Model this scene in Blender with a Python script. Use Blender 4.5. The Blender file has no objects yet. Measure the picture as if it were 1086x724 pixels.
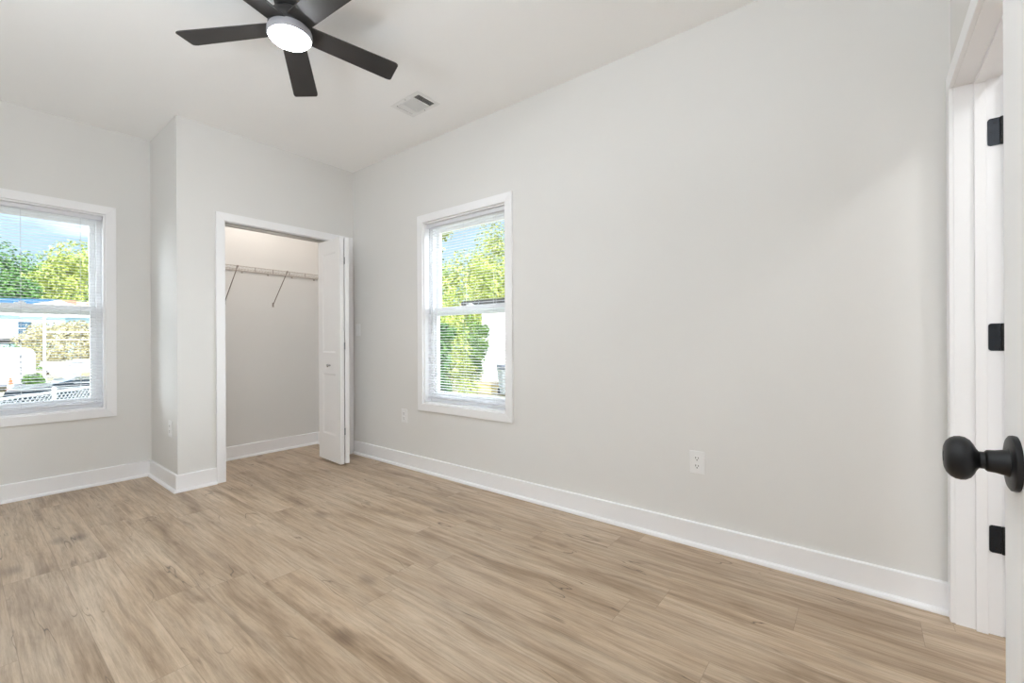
import bpy, bmesh, math, random
from math import sin, cos, pi, radians
from mathutils import Vector, Matrix

sc = bpy.context.scene
C = sc.collection

# ------------------------------------------------------------------ camera
FPX, YAW, CX, CY, ROLL, CAMZ = 472.18, 0.8956, 537.63, 361.75, -0.0046, 1.085
cam_d = bpy.data.cameras.new('camera')
cam = bpy.data.objects.new('camera', cam_d)
C.objects.link(cam)
cam_d.sensor_width = 36.0
cam_d.lens = FPX * 36.0 / 1086.0
cam_d.shift_x = (543.0 - CX) / 1086.0
cam_d.shift_y = (CY - 362.0) / 1086.0
cam_d.clip_start = 0.02
cam_d.clip_end = 400
_R = Vector((cos(YAW), -sin(YAW), 0)); _U = Vector((0, 0, 1)); _F = Vector((sin(YAW), cos(YAW), 0))
_r2 = _R * cos(ROLL) + _U * sin(ROLL); _u2 = _U * cos(ROLL) - _R * sin(ROLL)
m = Matrix((_r2, _u2, -_F)).transposed().to_4x4()
m.translation = (0, 0, CAMZ)
cam.matrix_world = m
sc.camera = cam

# ------------------------------------------------------------------ light and exposure
sc.view_settings.view_transform = 'Standard'
sc.view_settings.look = 'None'
sc.view_settings.exposure = 0.20
sc.view_settings.gamma = 1.0
sc.view_settings.use_curve_mapping = False
try:
    sc.cycles.max_bounces = 16
    sc.cycles.diffuse_bounces = 10
    sc.cycles.transparent_max_bounces = 24
    sc.cycles.sample_clamp_indirect = 6.0
except Exception:
    pass

SKY_STRENGTH = 0.92
SKY_LOBE_FILL = 13.00
SUN_STRENGTH = 3.0
FAN_LIGHT = 122.00
HALL_POWER = 8.5
ENTRY_POWER = 18.00
UPLIGHT_FILL_POWER = 19.50
CLOSET_POWER = 5.80

w = bpy.data.worlds.new('sky'); sc.world = w
w.use_nodes = True
nt = w.node_tree; nt.nodes.clear()
_o = nt.nodes.new('ShaderNodeOutputWorld'); _b = nt.nodes.new('ShaderNodeBackground')
_tc = nt.nodes.new('ShaderNodeTexCoord'); _n = nt.nodes.new('ShaderNodeTexNoise')
_mp = nt.nodes.new('ShaderNodeMapping'); _mp.inputs['Scale'].default_value = (1.0, 1.0, 3.4)
_mp.inputs['Location'].default_value = (0.35, 0.1, 0.2)
_n.inputs['Scale'].default_value = 2.6; _n.inputs['Detail'].default_value = 6
_cr = nt.nodes.new('ShaderNodeValToRGB')
_cr.color_ramp.elements[0].position = 0.50; _cr.color_ramp.elements[0].color = (0.60, 0.83, 1.02, 1)
_cr.color_ramp.elements[1].position = 0.72; _cr.color_ramp.elements[1].color = (2.4, 2.5, 2.6, 1)
nt.links.new(_tc.outputs['Generated'], _mp.inputs['Vector'])
nt.links.new(_mp.outputs['Vector'], _n.inputs['Vector'])
nt.links.new(_n.outputs['Fac'], _cr.inputs['Fac'])
# bright lobes added to the unseen west and south-east sky to light the room
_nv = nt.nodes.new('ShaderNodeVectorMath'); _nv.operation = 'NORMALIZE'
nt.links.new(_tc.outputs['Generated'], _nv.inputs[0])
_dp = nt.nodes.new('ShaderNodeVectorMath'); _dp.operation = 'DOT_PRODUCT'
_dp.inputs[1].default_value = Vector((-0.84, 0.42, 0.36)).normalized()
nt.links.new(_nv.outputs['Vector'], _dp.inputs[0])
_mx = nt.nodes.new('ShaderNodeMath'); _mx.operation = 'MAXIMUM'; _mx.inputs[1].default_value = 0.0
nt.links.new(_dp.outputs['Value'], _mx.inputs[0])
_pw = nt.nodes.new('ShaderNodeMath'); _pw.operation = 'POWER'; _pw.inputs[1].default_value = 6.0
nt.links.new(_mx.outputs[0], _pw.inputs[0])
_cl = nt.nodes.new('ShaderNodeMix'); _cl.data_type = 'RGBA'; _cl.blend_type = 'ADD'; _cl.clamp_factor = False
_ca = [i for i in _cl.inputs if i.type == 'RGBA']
_ca[1].default_value = (SKY_LOBE_FILL, SKY_LOBE_FILL * 1.06, SKY_LOBE_FILL * 1.12, 1)
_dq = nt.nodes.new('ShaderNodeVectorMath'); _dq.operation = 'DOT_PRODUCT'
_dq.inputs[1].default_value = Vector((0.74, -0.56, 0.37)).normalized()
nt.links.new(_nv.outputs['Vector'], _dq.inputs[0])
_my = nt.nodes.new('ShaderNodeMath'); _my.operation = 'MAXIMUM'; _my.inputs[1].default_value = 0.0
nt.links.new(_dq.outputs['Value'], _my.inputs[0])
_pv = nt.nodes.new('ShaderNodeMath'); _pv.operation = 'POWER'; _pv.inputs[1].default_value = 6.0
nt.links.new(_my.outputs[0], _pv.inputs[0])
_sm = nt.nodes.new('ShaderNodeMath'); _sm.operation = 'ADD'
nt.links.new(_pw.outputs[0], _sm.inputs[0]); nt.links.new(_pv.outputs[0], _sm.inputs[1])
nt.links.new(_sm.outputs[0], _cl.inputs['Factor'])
nt.links.new(_cr.outputs['Color'], _ca[0])
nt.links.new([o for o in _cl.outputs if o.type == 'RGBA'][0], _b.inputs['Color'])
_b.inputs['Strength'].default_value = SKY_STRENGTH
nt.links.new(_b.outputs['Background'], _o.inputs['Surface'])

sun_d = bpy.data.lights.new('sun', 'SUN'); sun_d.energy = SUN_STRENGTH; sun_d.angle = radians(0.6)
sun_d.color = (1.0, 0.95, 0.86)
sun = bpy.data.objects.new('sun', sun_d); C.objects.link(sun)
sun.rotation_euler = Vector((0.26, 0.64, -0.70)).to_track_quat('-Z', 'Y').to_euler()
sun.location = (-6, -6, 12)

# ------------------------------------------------------------------ room measures (metres)
XR, YC, YB, XB, HC, YD = 2.467, 3.898, 4.577, 1.029, 2.743, -0.272
XL = -0.85
WT = 0.13            # outer wall thickness
GZ = -0.9            # ground outside

def ray(px, py):
    a, b = px - CX, py - CY
    c, s = cos(ROLL), sin(ROLL)
    u = (c * a + s * b) / FPX; v = (-s * a + c * b) / FPX
    return _F + _R * u - _U * v

def at(px, py, d):
    return Vector((0, 0, CAMZ)) + ray(px, py) * d

# ------------------------------------------------------------------ materials
def lin(r, g, b):
    def f(c):
        c /= 255.0
        return c / 12.92 if c <= 0.04045 else ((c + 0.055) / 1.055) ** 2.4
    return (f(r), f(g), f(b), 1)

def new_mat(name):
    mt = bpy.data.materials.new(name); mt.use_nodes = True
    return mt, mt.node_tree, mt.node_tree.nodes['Principled BSDF']

def mat(name, col, rough=0.5, metal=0.0, spec=0.5, noise=0.0, scale=20.0, bump=0.0, bscale=None):
    mt, t, p = new_mat(name)
    p.inputs['Base Color'].default_value = col
    p.inputs['Roughness'].default_value = rough
    p.inputs['Metallic'].default_value = metal
    p.inputs['Specular IOR Level'].default_value = spec
    tc = t.nodes.new('ShaderNodeTexCoord')
    if noise:
        n = t.nodes.new('ShaderNodeTexNoise'); n.inputs['Scale'].default_value = scale
        n.inputs['Detail'].default_value = 4
        t.links.new(tc.outputs['Object'], n.inputs['Vector'])
        r = t.nodes.new('ShaderNodeValToRGB')
        r.color_ramp.elements[0].position = 0.3; r.color_ramp.elements[1].position = 0.7
        r.color_ramp.elements[0].color = tuple(c * (1 - noise) for c in col[:3]) + (1,)
        r.color_ramp.elements[1].color = tuple(min(1, c * (1 + noise)) for c in col[:3]) + (1,)
        t.links.new(n.outputs['Fac'], r.inputs['Fac'])
        t.links.new(r.outputs['Color'], p.inputs['Base Color'])
    if bump:
        n = t.nodes.new('ShaderNodeTexNoise'); n.inputs['Scale'].default_value = bscale or scale * 8
        n.inputs['Detail'].default_value = 3
        t.links.new(tc.outputs['Object'], n.inputs['Vector'])
        bp = t.nodes.new('ShaderNodeBump'); bp.inputs['Strength'].default_value = bump
        bp.inputs['Distance'].default_value = 0.002
        t.links.new(n.outputs['Fac'], bp.inputs['Height'])
        t.links.new(bp.outputs['Normal'], p.inputs['Normal'])
    return mt

def emit(name, col, strength):
    mt, t, p = new_mat(name)
    p.inputs['Base Color'].default_value = (0.9, 0.9, 0.9, 1)
    p.inputs['Emission Color'].default_value = col
    p.inputs['Emission Strength'].default_value = strength
    return mt

M = {}
M['wall'] = mat('wall_paint', lin(228, 227, 225), 0.85, noise=0.008, scale=1.5, bump=0.05, bscale=260)
M['ceiling'] = mat('ceiling_paint', lin(250, 250, 250), 0.9, noise=0.006, scale=1.2, bump=0.05, bscale=220)
M['trim'] = mat('trim_paint', lin(245, 245, 247), 0.38, noise=0.006, scale=3)
M['door'] = mat('door_paint', lin(244, 244, 245), 0.42, noise=0.006, scale=3)
M['vinyl'] = mat('white_vinyl', lin(251, 252, 253), 0.35, noise=0.004, scale=5)
M['slat'] = mat('blind_slat', lin(246, 246, 248), 0.4, noise=0.004, scale=5)
_t = M['slat'].node_tree; _p = _t.nodes['Principled BSDF']; _out = [n for n in _t.nodes if n.type == 'OUTPUT_MATERIAL'][0]
_tl = _t.nodes.new('ShaderNodeBsdfTranslucent'); _tl.inputs['Color'].default_value = (0.9, 0.91, 0.93, 1)
_ms = _t.nodes.new('ShaderNodeMixShader'); _ms.inputs['Fac'].default_value = 0.45
_t.links.new(_p.outputs['BSDF'], _ms.inputs[1]); _t.links.new(_tl.outputs['BSDF'], _ms.inputs[2]); _t.links.new(_ms.outputs['Shader'], _out.inputs['Surface'])
M['rail'] = mat('blind_rail', lin(226, 226, 231), 0.4, noise=0.004, scale=5)
M['cord'] = mat('blind_cord', lin(225, 226, 230), 0.8, noise=0.02, scale=40)
M['wand'] = mat('clear_wand', lin(205, 208, 212), 0.2, noise=0.02, scale=40)
M['plate'] = mat('outlet_plastic', lin(238, 238, 238), 0.35, noise=0.004, scale=9)
M['slot'] = mat('outlet_slot', lin(40, 38, 36), 0.7, noise=0.05, scale=60)
M['wire'] = mat('shelf_wire', lin(186, 178, 171), 0.4, noise=0.02, scale=30)
M['brace'] = mat('shelf_brace', lin(150, 141, 135), 0.4, noise=0.03, scale=30)
M['black'] = mat('matte_black_metal', lin(27, 27, 29), 0.42, 0.3, noise=0.06, scale=30)
M['hinge'] = mat('black_hinge_metal', lin(40, 44, 50), 0.35, 0.6, noise=0.08, scale=40)
M['blade'] = mat('fan_blade', lin(43, 40, 39), 0.5, noise=0.07, scale=9)
M['fanbody'] = mat('fan_body', lin(44, 43, 45), 0.45, noise=0.05, scale=20)
M['ring'] = mat('fan_light_ring', lin(160, 159, 164), 0.4, noise=0.03, scale=20)
M['diffuser'] = emit('fan_light_diffuser', (0.93, 0.97, 1.0, 1), FAN_LIGHT)
M['lampglass'] = emit('closet_lamp_glass', (1.0, 0.94, 0.88, 1), 2.0)
M['hallglass'] = emit('hall_fill_glass', (1.0, 0.96, 0.92, 1), 2.0)
M['chrome'] = mat('knob_chrome', lin(190, 190, 192), 0.2, 0.9, noise=0.03, scale=40)
M['dark'] = mat('duct_dark', lin(118, 117, 116), 0.8, noise=0.05, scale=30)
M['track'] = mat('door_track_metal', lin(196, 192, 186), 0.4, 0.3, noise=0.04, scale=20)
M['gap'] = mat('hinge_plate_grey', lin(150, 152, 158), 0.4, 0.3, noise=0.05, scale=30)

def glass_mat():
    mt = bpy.data.materials.new('window_glass'); mt.use_nodes = True
    t = mt.node_tree; t.nodes.clear()
    o = t.nodes.new('ShaderNodeOutputMaterial'); mx = t.nodes.new('ShaderNodeMixShader')
    tr = t.nodes.new('ShaderNodeBsdfTransparent'); gl = t.nodes.new('ShaderNodeBsdfGlossy')
    tr.inputs['Color'].default_value = (0.97, 0.985, 0.98, 1); gl.inputs['Roughness'].default_value = 0.02
    lw = t.nodes.new('ShaderNodeFresnel'); lw.inputs['IOR'].default_value = 1.10
    t.links.new(lw.outputs['Fac'], mx.inputs['Fac'])
    t.links.new(tr.outputs['BSDF'], mx.inputs[1]); t.links.new(gl.outputs['BSDF'], mx.inputs[2])
    t.links.new(mx.outputs['Shader'], o.inputs['Surface'])
    return mt
M['glass'] = glass_mat()

def floor_mat():
    mt, t, p = new_mat('vinyl_plank_floor')
    N = t.nodes.new; L = t.links.new
    tc = N('ShaderNodeTexCoord'); sp = N('ShaderNodeSeparateXYZ'); L(tc.outputs['Object'], sp.inputs['Vector'])
    def mth(op, a, b=None, c=None):
        n = N('ShaderNodeMath'); n.operation = op
        for i, v in enumerate((a, b, c)):
            if v is None: continue
            if isinstance(v, (int, float)): n.inputs[i].default_value = v
            else: L(v, n.inputs[i])
        return n.outputs[0]
    def comb(x, y, z):
        n = N('ShaderNodeCombineXYZ')
        for i, v in enumerate((x, y, z)):
            if isinstance(v, (int, float)): n.inputs[i].default_value = v
            else: L(v, n.inputs[i])
        return n.outputs[0]
    def white(v):
        n = N('ShaderNodeTexWhiteNoise'); n.noise_dimensions = '3D'; L(v, n.inputs['Vector']); return n.outputs['Value']
    def noise(v, scale, detail=5, rough=0.55, dist=0.0):
        n = N('ShaderNodeTexNoise'); n.inputs['Scale'].default_value = scale; n.inputs['Detail'].default_value = detail
        n.inputs['Roughness'].default_value = rough; n.inputs['Distortion'].default_value = dist
        L(v, n.inputs['Vector']); return n.outputs['Fac']
    def ramp(f, stops):
        n = N('ShaderNodeValToRGB'); e = n.color_ramp.elements
        while len(e) < len(stops): e.new(0.5)
        for k, (pos, col) in enumerate(stops):
            e[k].position = pos; e[k].color = col
        L(f, n.inputs['Fac']); return n.outputs['Color']
    def mix(kind, fac, a, b):
        n = N('ShaderNodeMix'); n.data_type = 'RGBA'; n.blend_type = kind
        if isinstance(fac, (int, float)): n.inputs['Factor'].default_value = fac
        else: L(fac, n.inputs['Factor'])
        for key, v in (('A', a), ('B', b)):
            s = [i for i in n.inputs if i.name == key and i.type == 'RGBA'][0]
            if isinstance(v, tuple): s.default_value = v
            else: L(v, s)
        return [o for o in n.outputs if o.type == 'RGBA'][0]
    PW, PL = 0.182, 1.22
    FL = [lin(152, 129, 104), lin(182, 160, 135), lin(193, 174, 151), lin(171, 148, 122), lin(112, 87, 64), lin(66, 47, 33)]
    x, y = sp.outputs['X'], sp.outputs['Y']
    fx = mth('DIVIDE', mth('ADD', x, 10.05), PW); row = mth('FLOOR', fx)
    off = white(comb(row, 3.7, 1.0))
    fy = mth('ADD', mth('DIVIDE', mth('ADD', y, 20.0), PL), off); colu = mth('FLOOR', fy)
    pid = white(comb(row, colu, 5.0)); pid2 = white(comb(row, colu, 9.0))
    # grain space: stretched along the plank, every plank elsewhere
    px_ = mth('ADD', x, mth('MULTIPLY', pid, 37.0)); py_ = mth('ADD', y, mth('MULTIPLY', pid2, 53.0))
    warp = mth('MULTIPLY', mth('SUBTRACT', noise(comb(px_, py_, pid), 1.6, 2), 0.5), 0.03)
    wx = mth('ADD', px_, warp)
    gv = comb(wx, mth('MULTIPLY', py_, 0.045), pid)
    gv2 = comb(wx, mth('MULTIPLY', py_, 0.14), pid)
    gv3 = comb(wx, mth('MULTIPLY', py_, 0.30), pid)
    fine = noise(gv, 85, 6, 0.78)
    mid = noise(gv, 26, 4, 0.6)
    broad = noise(gv2, 10.0, 4, 0.55, 0.3)
    crack = noise(gv2, 6.0, 3, 0.55, 0.5)
    base = ramp(broad, [(0.30, FL[0]), (0.45, FL[1]), (0.60, FL[2]), (0.75, FL[3])])
    c = mix('MULTIPLY', 0.9, base, ramp(fine, [(0.36, (0.72, 0.69, 0.66, 1)), (0.58, (1.07, 1.07, 1.07, 1))]))
    c = mix('MULTIPLY', 0.8, c, ramp(mid, [(0.34, (0.78, 0.76, 0.74, 1)), (0.55, (1.04, 1.04, 1.04, 1))]))
    # darker heartwood streaks and thin crack lines
    streak = ramp(noise(gv3, 5.5, 4, 0.65, 0.7), [(0.58, (0, 0, 0, 1)), (0.72, (1, 1, 1, 1))])
    c = mix('MIX', mth('MULTIPLY', mth('MULTIPLY', streak, ramp(mid, [(0.40, (1, 1, 1, 1)), (0.66, (0.15, 0.15, 0.15, 1))])), 0.75), c, FL[4])
    line = mth('ABSOLUTE', mth('SUBTRACT', crack, 0.5))
    lm = ramp(line, [(0.0, (1, 1, 1, 1)), (0.006, (0, 0, 0, 1))])
    gate = ramp(noise(comb(px_, py_, 2.0), 3.0, 2), [(0.52, (0, 0, 0, 1)), (0.60, (1, 1, 1, 1))])
    c = mix('MIX', mth('MULTIPLY', mth('MULTIPLY', lm, gate), 0.85), c, FL[5])
    # small knots
    vo = N('ShaderNodeTexVoronoi'); vo.inputs['Scale'].default_value = 1.0; vo.inputs['Randomness'].default_value = 1.0
    L(comb(mth('MULTIPLY', wx, 3.2), mth('MULTIPLY', py_, 1.5), pid), vo.inputs['Vector'])
    kn_ = ramp(vo.outputs['Distance'], [(0.0, (1, 1, 1, 1)), (0.045, (0.7, 0.7, 0.7, 1)), (0.14, (0, 0, 0, 1))])
    c = mix('MIX', mth('MULTIPLY', kn_, 0.7), c, FL[5])
    # plank to plank tone
    tone = ramp(pid, [(0.0, (0.90, 0.885, 0.87, 1)), (0.5, (1.0, 1.0, 1.0, 1)), (1.0, (1.06, 1.06, 1.06, 1))])
    c = mix('MULTIPLY', 1.0, c, tone)
    # seams
    ex = mth('MULTIPLY', mth('SUBTRACT', 0.5, mth('ABSOLUTE', mth('SUBTRACT', mth('FRACT', fx), 0.5))), PW)
    ey = mth('MULTIPLY', mth('SUBTRACT', 0.5, mth('ABSOLUTE', mth('SUBTRACT', mth('FRACT', fy), 0.5))), PL)
    seam = mth('LESS_THAN', mth('MINIMUM', ex, ey), 0.0012)
    c = mix('MIX', mth('MULTIPLY', seam, 0.35), c, lin(104, 84, 66))
    L(c, p.inputs['Base Color'])
    rr = ramp(fine, [(0.3, (0.42, 0.42, 0.42, 1)), (0.7, (0.33, 0.33, 0.33, 1))])
    L(rr, p.inputs['Roughness'])
    p.inputs['Specular IOR Level'].default_value = 0.6
    bp = N('ShaderNodeBump'); bp.inputs['Strength'].default_value = 0.10; bp.inputs['Distance'].default_value = 0.002
    L(fine, bp.inputs['Height']); L(bp.outputs['Normal'], p.inputs['Normal'])
    return mt
M['floor'] = floor_mat()

# outdoors
def leaf_mat(name, dark, mid, lite, scale):
    mt, t, p = new_mat(name)
    tc = t.nodes.new('ShaderNodeTexCoord'); n = t.nodes.new('ShaderNodeTexNoise')
    n.inputs['Scale'].default_value = scale; n.inputs['Detail'].default_value = 8; n.inputs['Roughness'].default_value = 0.75
    t.links.new(tc.outputs['Object'], n.inputs['Vector'])
    r = t.nodes.new('ShaderNodeValToRGB'); e = r.color_ramp.elements
    e.new(0.5)
    e[0].position = 0.34; e[0].color = dark; e[1].position = 0.5; e[1].color = mid; e[2].position = 0.66; e[2].color = lite
    t.links.new(n.outputs['Fac'], r.inputs['Fac']); t.links.new(r.outputs['Color'], p.inputs['Base Color'])
    p.inputs['Roughness'].default_value = 0.6
    return mt
M['leaf_green'] = leaf_mat('leaf_green', lin(26, 50, 22), lin(96, 134, 54), lin(170, 190, 96), 1.6)
M['leaf_dark'] = leaf_mat('leaf_dark_green', lin(18, 40, 22), lin(66, 110, 48), lin(134, 168, 80), 1.8)
M['leaf_yellow'] = leaf_mat('leaf_yellow_green', lin(58, 80, 32), lin(160, 174, 78), lin(222, 216, 130), 1.8)
M['leaf_dry'] = leaf_mat('leaf_dry', lin(92, 84, 58), lin(176, 166, 124), lin(220, 210, 176), 2.2)
M['bark'] = mat('bark', lin(92, 78, 64), 0.9, noise=0.25, scale=6, bump=0.4, bscale=30)
M['ground'] = mat('yard_ground', lin(158, 150, 124), 0.95, noise=0.22, scale=0.5, bump=0.3, bscale=5)
M['grass'] = mat('grass', lin(116, 136, 78), 0.95, noise=0.3, scale=2.0)
M['asphalt'] = mat('asphalt', lin(62, 64, 66), 0.95, noise=0.15, scale=3.0)
M['galv'] = mat('galvanised_steel', lin(206, 210, 214), 0.4, 0.3, noise=0.05, scale=10)
M['siding_white'] = mat('white_siding', lin(246, 246, 244), 0.6, noise=0.02, scale=2)
M['siding_blue'] = mat('pale_blue_siding', lin(176, 206, 226), 0.7, noise=0.03, scale=1)
M['roof_blue'] = mat('blue_roof', lin(40, 84, 116), 0.7, noise=0.1, scale=2)
M['roof_dark'] = mat('dark_roof', lin(52, 50, 50), 0.8, noise=0.1, scale=2)
M['soffit'] = mat('tan_soffit', lin(196, 176, 150), 0.8, noise=0.04, scale=2)
M['winglass'] = mat('far_window_glass', lin(64, 92, 116), 0.15, noise=0.08, scale=2)
M['white_paint'] = mat('white_paint', lin(243, 243, 243), 0.4, noise=0.02, scale=3)
M['orange'] = mat('cone_plastic', lin(236, 110, 66), 0.5, noise=0.05, scale=10)
M['grey_bin'] = mat('grey_bin_plastic', lin(168, 174, 182), 0.5, noise=0.03, scale=8)
M['lid'] = mat('bin_lid_plastic', lin(104, 108, 120), 0.5, noise=0.05, scale=8)
M['tan_block'] = mat('tan_masonry', lin(226, 206, 146), 0.9, noise=0.08, scale=9)
M['brick'] = mat('brick', lin(196, 140, 116), 0.9, noise=0.12, scale=3)
M['tan_paint'] = mat('tan_stucco', lin(232, 212, 198), 0.9, noise=0.04, scale=2)
M['car_dark'] = mat('dark_car_paint', lin(34, 44, 54), 0.25, noise=0.05, scale=2)
M['tyre'] = mat('tyre_rubber', lin(28, 28, 28), 0.8, noise=0.1, scale=10)
M['orange_tan'] = mat('orange_tan_panel', lin(228, 184, 136), 0.6, noise=0.05, scale=4)

# ------------------------------------------------------------------ builders
class MB:
    def __init__(self): self.v = []; self.f = []
    def add(self, vs, fs):
        b = len(self.v); self.v += [Vector(q) for q in vs]; self.f += [tuple(b + i for i in q) for q in fs]; return self
    def box(self, x0, x1, y0, y1, z0, z1):
        x0, x1 = sorted((x0, x1)); y0, y1 = sorted((y0, y1)); z0, z1 = sorted((z0, z1))
        return self.add([(x0, y0, z0), (x1, y0, z0), (x1, y1, z0), (x0, y1, z0), (x0, y0, z1), (x1, y0, z1), (x1, y1, z1), (x0, y1, z1)],
                        [(0, 3, 2, 1), (4, 5, 6, 7), (0, 1, 5, 4), (1, 2, 6, 5), (2, 3, 7, 6), (3, 0, 4, 7)])
    def obox(self, a, b, th, z0, z1):
        """box standing on the plan line a-b, th thick about it"""
        a = Vector((a[0], a[1], 0)); b = Vector((b[0], b[1], 0)); d = (b - a).normalized(); n = Vector((-d.y, d.x, 0)) * th / 2
        q = [a - n, b - n, b + n, a + n]
        return self.add([(p.x, p.y, z0) for p in q] + [(p.x, p.y, z1) for p in q],
                        [(0, 3, 2, 1), (4, 5, 6, 7), (0, 1, 5, 4), (1, 2, 6, 5), (2, 3, 7, 6), (3, 0, 4, 7)])
    def tube(self, a, b, r0, r1=None, n=10, caps=True):
        a = Vector(a); b = Vector(b); r1 = r0 if r1 is None else r1
        d = (b - a).normalized(); u = d.orthogonal().normalized(); v = d.cross(u)
        vs = []
        for c, r in ((a, r0), (b, r1)):
            for k in range(n):
                t = 2 * pi * k / n; vs.append(c + (u * cos(t) + v * sin(t)) * r)
        fs = [(k, (k + 1) % n, n + (k + 1) % n, n + k) for k in range(n)]
        if caps: fs += [tuple(range(n))[::-1], tuple(range(n, 2 * n))]
        return self.add(vs, fs)
    def lathe(self, origin, axis, prof, n=32):
        """prof: (distance along axis, radius)"""
        o = Vector(origin); d = Vector(axis).normalized(); u = d.orthogonal().normalized(); v = d.cross(u)
        vs = []; fs = []
        for h, r in prof:
            for k in range(n):
                t = 2 * pi * k / n; vs.append(o + d * h + (u * cos(t) + v * sin(t)) * max(r, 1e-5))
        for i in range(len(prof) - 1):
            for k in range(n):
                fs.append((i * n + k, i * n + (k + 1) % n, (i + 1) * n + (k + 1) % n, (i + 1) * n + k))
        fs.append(tuple(range(n))[::-1]); fs.append(tuple(range((len(prof) - 1) * n, len(prof) * n)))
        return self.add(vs, fs)
    def prism(self, poly, off):
        """poly: 3-D outline, off: extrusion vector"""
        n = len(poly); off = Vector(off); p = [Vector(q) for q in poly]
        return self.add(p + [q + off for q in p], [tuple(range(n))[::-1], tuple(range(n, 2 * n))] + [(k, (k + 1) % n, n + (k + 1) % n, n + k) for k in range(n)])
    def sweep(self, path, prof):
        """plan path (room on its left) swept with prof (offset into room, z), mitred"""
        P = [Vector((p[0], p[1])) for p in path]; n = len(P); m_ = len(prof); vs = []
        for i in range(n):
            ds = []
            if i > 0: ds.append((P[i] - P[i - 1]).normalized())
            if i < n - 1: ds.append((P[i + 1] - P[i]).normalized())
            ns = [Vector((-d.y, d.x)) for d in ds]
            if len(ns) == 1: mv = ns[0]
            else:
                mv = (ns[0] + ns[1]).normalized(); mv = mv / max(0.2, mv.dot(ns[0]))
            for o, z in prof: vs.append((P[i].x + mv.x * o, P[i].y + mv.y * o, z))
        fs = []
        for i in range(n - 1):
            for k in range(m_):
                fs.append((i * m_ + k, i * m_ + (k + 1) % m_, (i + 1) * m_ + (k + 1) % m_, (i + 1) * m_ + k))
        fs.append(tuple(range(m_))[::-1]); fs.append(tuple(range((n - 1) * m_, n * m_)))
        return self.add(vs, fs)
    def build(self, name, material, parent=None, local=False, smooth=False, bevel=0.0, seg=2):
        vs = self.v
        if parent is not None and not local:
            inv = parent_matrix(parent).inverted(); vs = [inv @ q for q in vs]
        me = bpy.data.meshes.new(name); me.from_pydata([tuple(q) for q in vs], [], self.f)
        bm = bmesh.new(); bm.from_mesh(me); bmesh.ops.recalc_face_normals(bm, faces=bm.faces)
        if smooth:
            for f in bm.faces: f.smooth = True
            for e in bm.edges:
                if len(e.link_faces) == 2 and e.calc_face_angle(0) > radians(38): e.smooth = False
        bm.to_mesh(me); bm.free()
        me.materials.append(material)
        o = bpy.data.objects.new(name, me); C.objects.link(o)
        if parent is not None: o.parent = parent
        if bevel:
            b = o.modifiers.new('bevel', 'BEVEL'); b.width = bevel; b.segments = seg; b.limit_method = 'ANGLE'; b.angle_limit = radians(40)
        return o

def parent_matrix(p):
    mm = Matrix.Translation(p.location) @ p.rotation_euler.to_matrix().to_4x4()
    return parent_matrix(p.parent) @ mm if p.parent else mm

def tag(o, label, cat, group=None, kind=None):
    o['label'] = label; o['category'] = cat
    if group: o['group'] = group
    if kind: o['kind'] = kind
    return o

def thing(name, label, cat, loc=(0, 0, 0), rz=0.0, group=None, kind=None):
    o = bpy.data.objects.new(name, None); C.objects.link(o); o.empty_display_size = 0.05
    o.location = loc; o.rotation_euler = (0, 0, rz)
    return tag(o, label, cat, group, kind)

def struct(name, mb, material, label, cat, **k):
    return tag(mb.build(name, material, **k), label, cat, kind='structure')

# ------------------------------------------------------------------ room shell
PT = 0.114   # partition thickness
# right window opening (y0,y1,z0,z1) and left window opening (x0,x1,z0,z1)
RW = (1.980, 2.862, 0.575, 2.072)
LW = (-0.134, 0.748, 0.580, 2.076)
# closet opening x0,x1,top ; bathroom doorway x0,x1,top ; entry doorway
CO = (1.338, 2.388, 2.034)
DA = (1.474, 2.392, 2.045)
DE = (-0.70, 0.085, 2.045)

f = MB().box(XL, XR, YD - 0.12, YB, -0.05, 0.0).box(XL, XR + 0.6, -1.9, YD - 0.12, -0.05, 0.0)
struct('floor', f, M['floor'], 'wood-look vinyl plank floor running through room and closet', 'floor')
f = MB().box(XL - WT, XR + WT + 0.6, -2.0, YB + WT, HC, HC + 0.12)
struct('ceiling', f, M['ceiling'], 'flat white ceiling holding the fan and air vent', 'ceiling')

f = MB()
y0, y1, z0, z1 = RW
f.box(XR, XR + WT, YD, y0, -0.05, HC).box(XR, XR + WT, y1, YB + WT, -0.05, HC).box(XR, XR + WT, y0, y1, -0.05, z0).box(XR, XR + WT, y0, y1, z1, HC)
struct('wall_right', f, M['wall'], 'long off-white wall with one window on the right', 'wall')
f = MB(); x0, x1, z0, z1 = LW
f.box(XL - WT, x0, YB, YB + WT, -0.05, HC).box(x1, XR, YB, YB + WT, -0.05, HC).box(x0, x1, YB, YB + WT, -0.05, z0).box(x0, x1, YB, YB + WT, z1, HC)
struct('wall_back', f, M['wall'], 'far off-white wall with the left window, running behind the closet', 'wall')
f = MB()
f.box(XB, CO[0], YC, YC + PT, 0, HC).box(CO[1], XR, YC, YC + PT, 0, HC).box(CO[0], CO[1], YC, YC + PT, CO[2], HC)
f.box(XB, XB + PT, YC + PT, YB, 0, HC)
struct('wall_closet', f, M['wall'], 'off-white closet partition jutting into the room with the closet opening', 'wall')
f = MB(); yd0, yd1 = YD - 0.12, YD
f.box(XL, DE[0], yd0, yd1, 0, HC).box(DE[1], DA[0], yd0, yd1, 0, HC).box(DA[1], XR, yd0, yd1, 0, HC)
f.box(DE[0], DE[1], yd0, yd1, DE[2], HC).box(DA[0], DA[1], yd0, yd1, DA[2], HC)
struct('wall_front', f, M['wall'], 'off-white wall at the right edge holding the hinged doorway', 'wall')
f = MB().box(XL - WT, XL, -2.0, YB, -0.05, HC)
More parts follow.
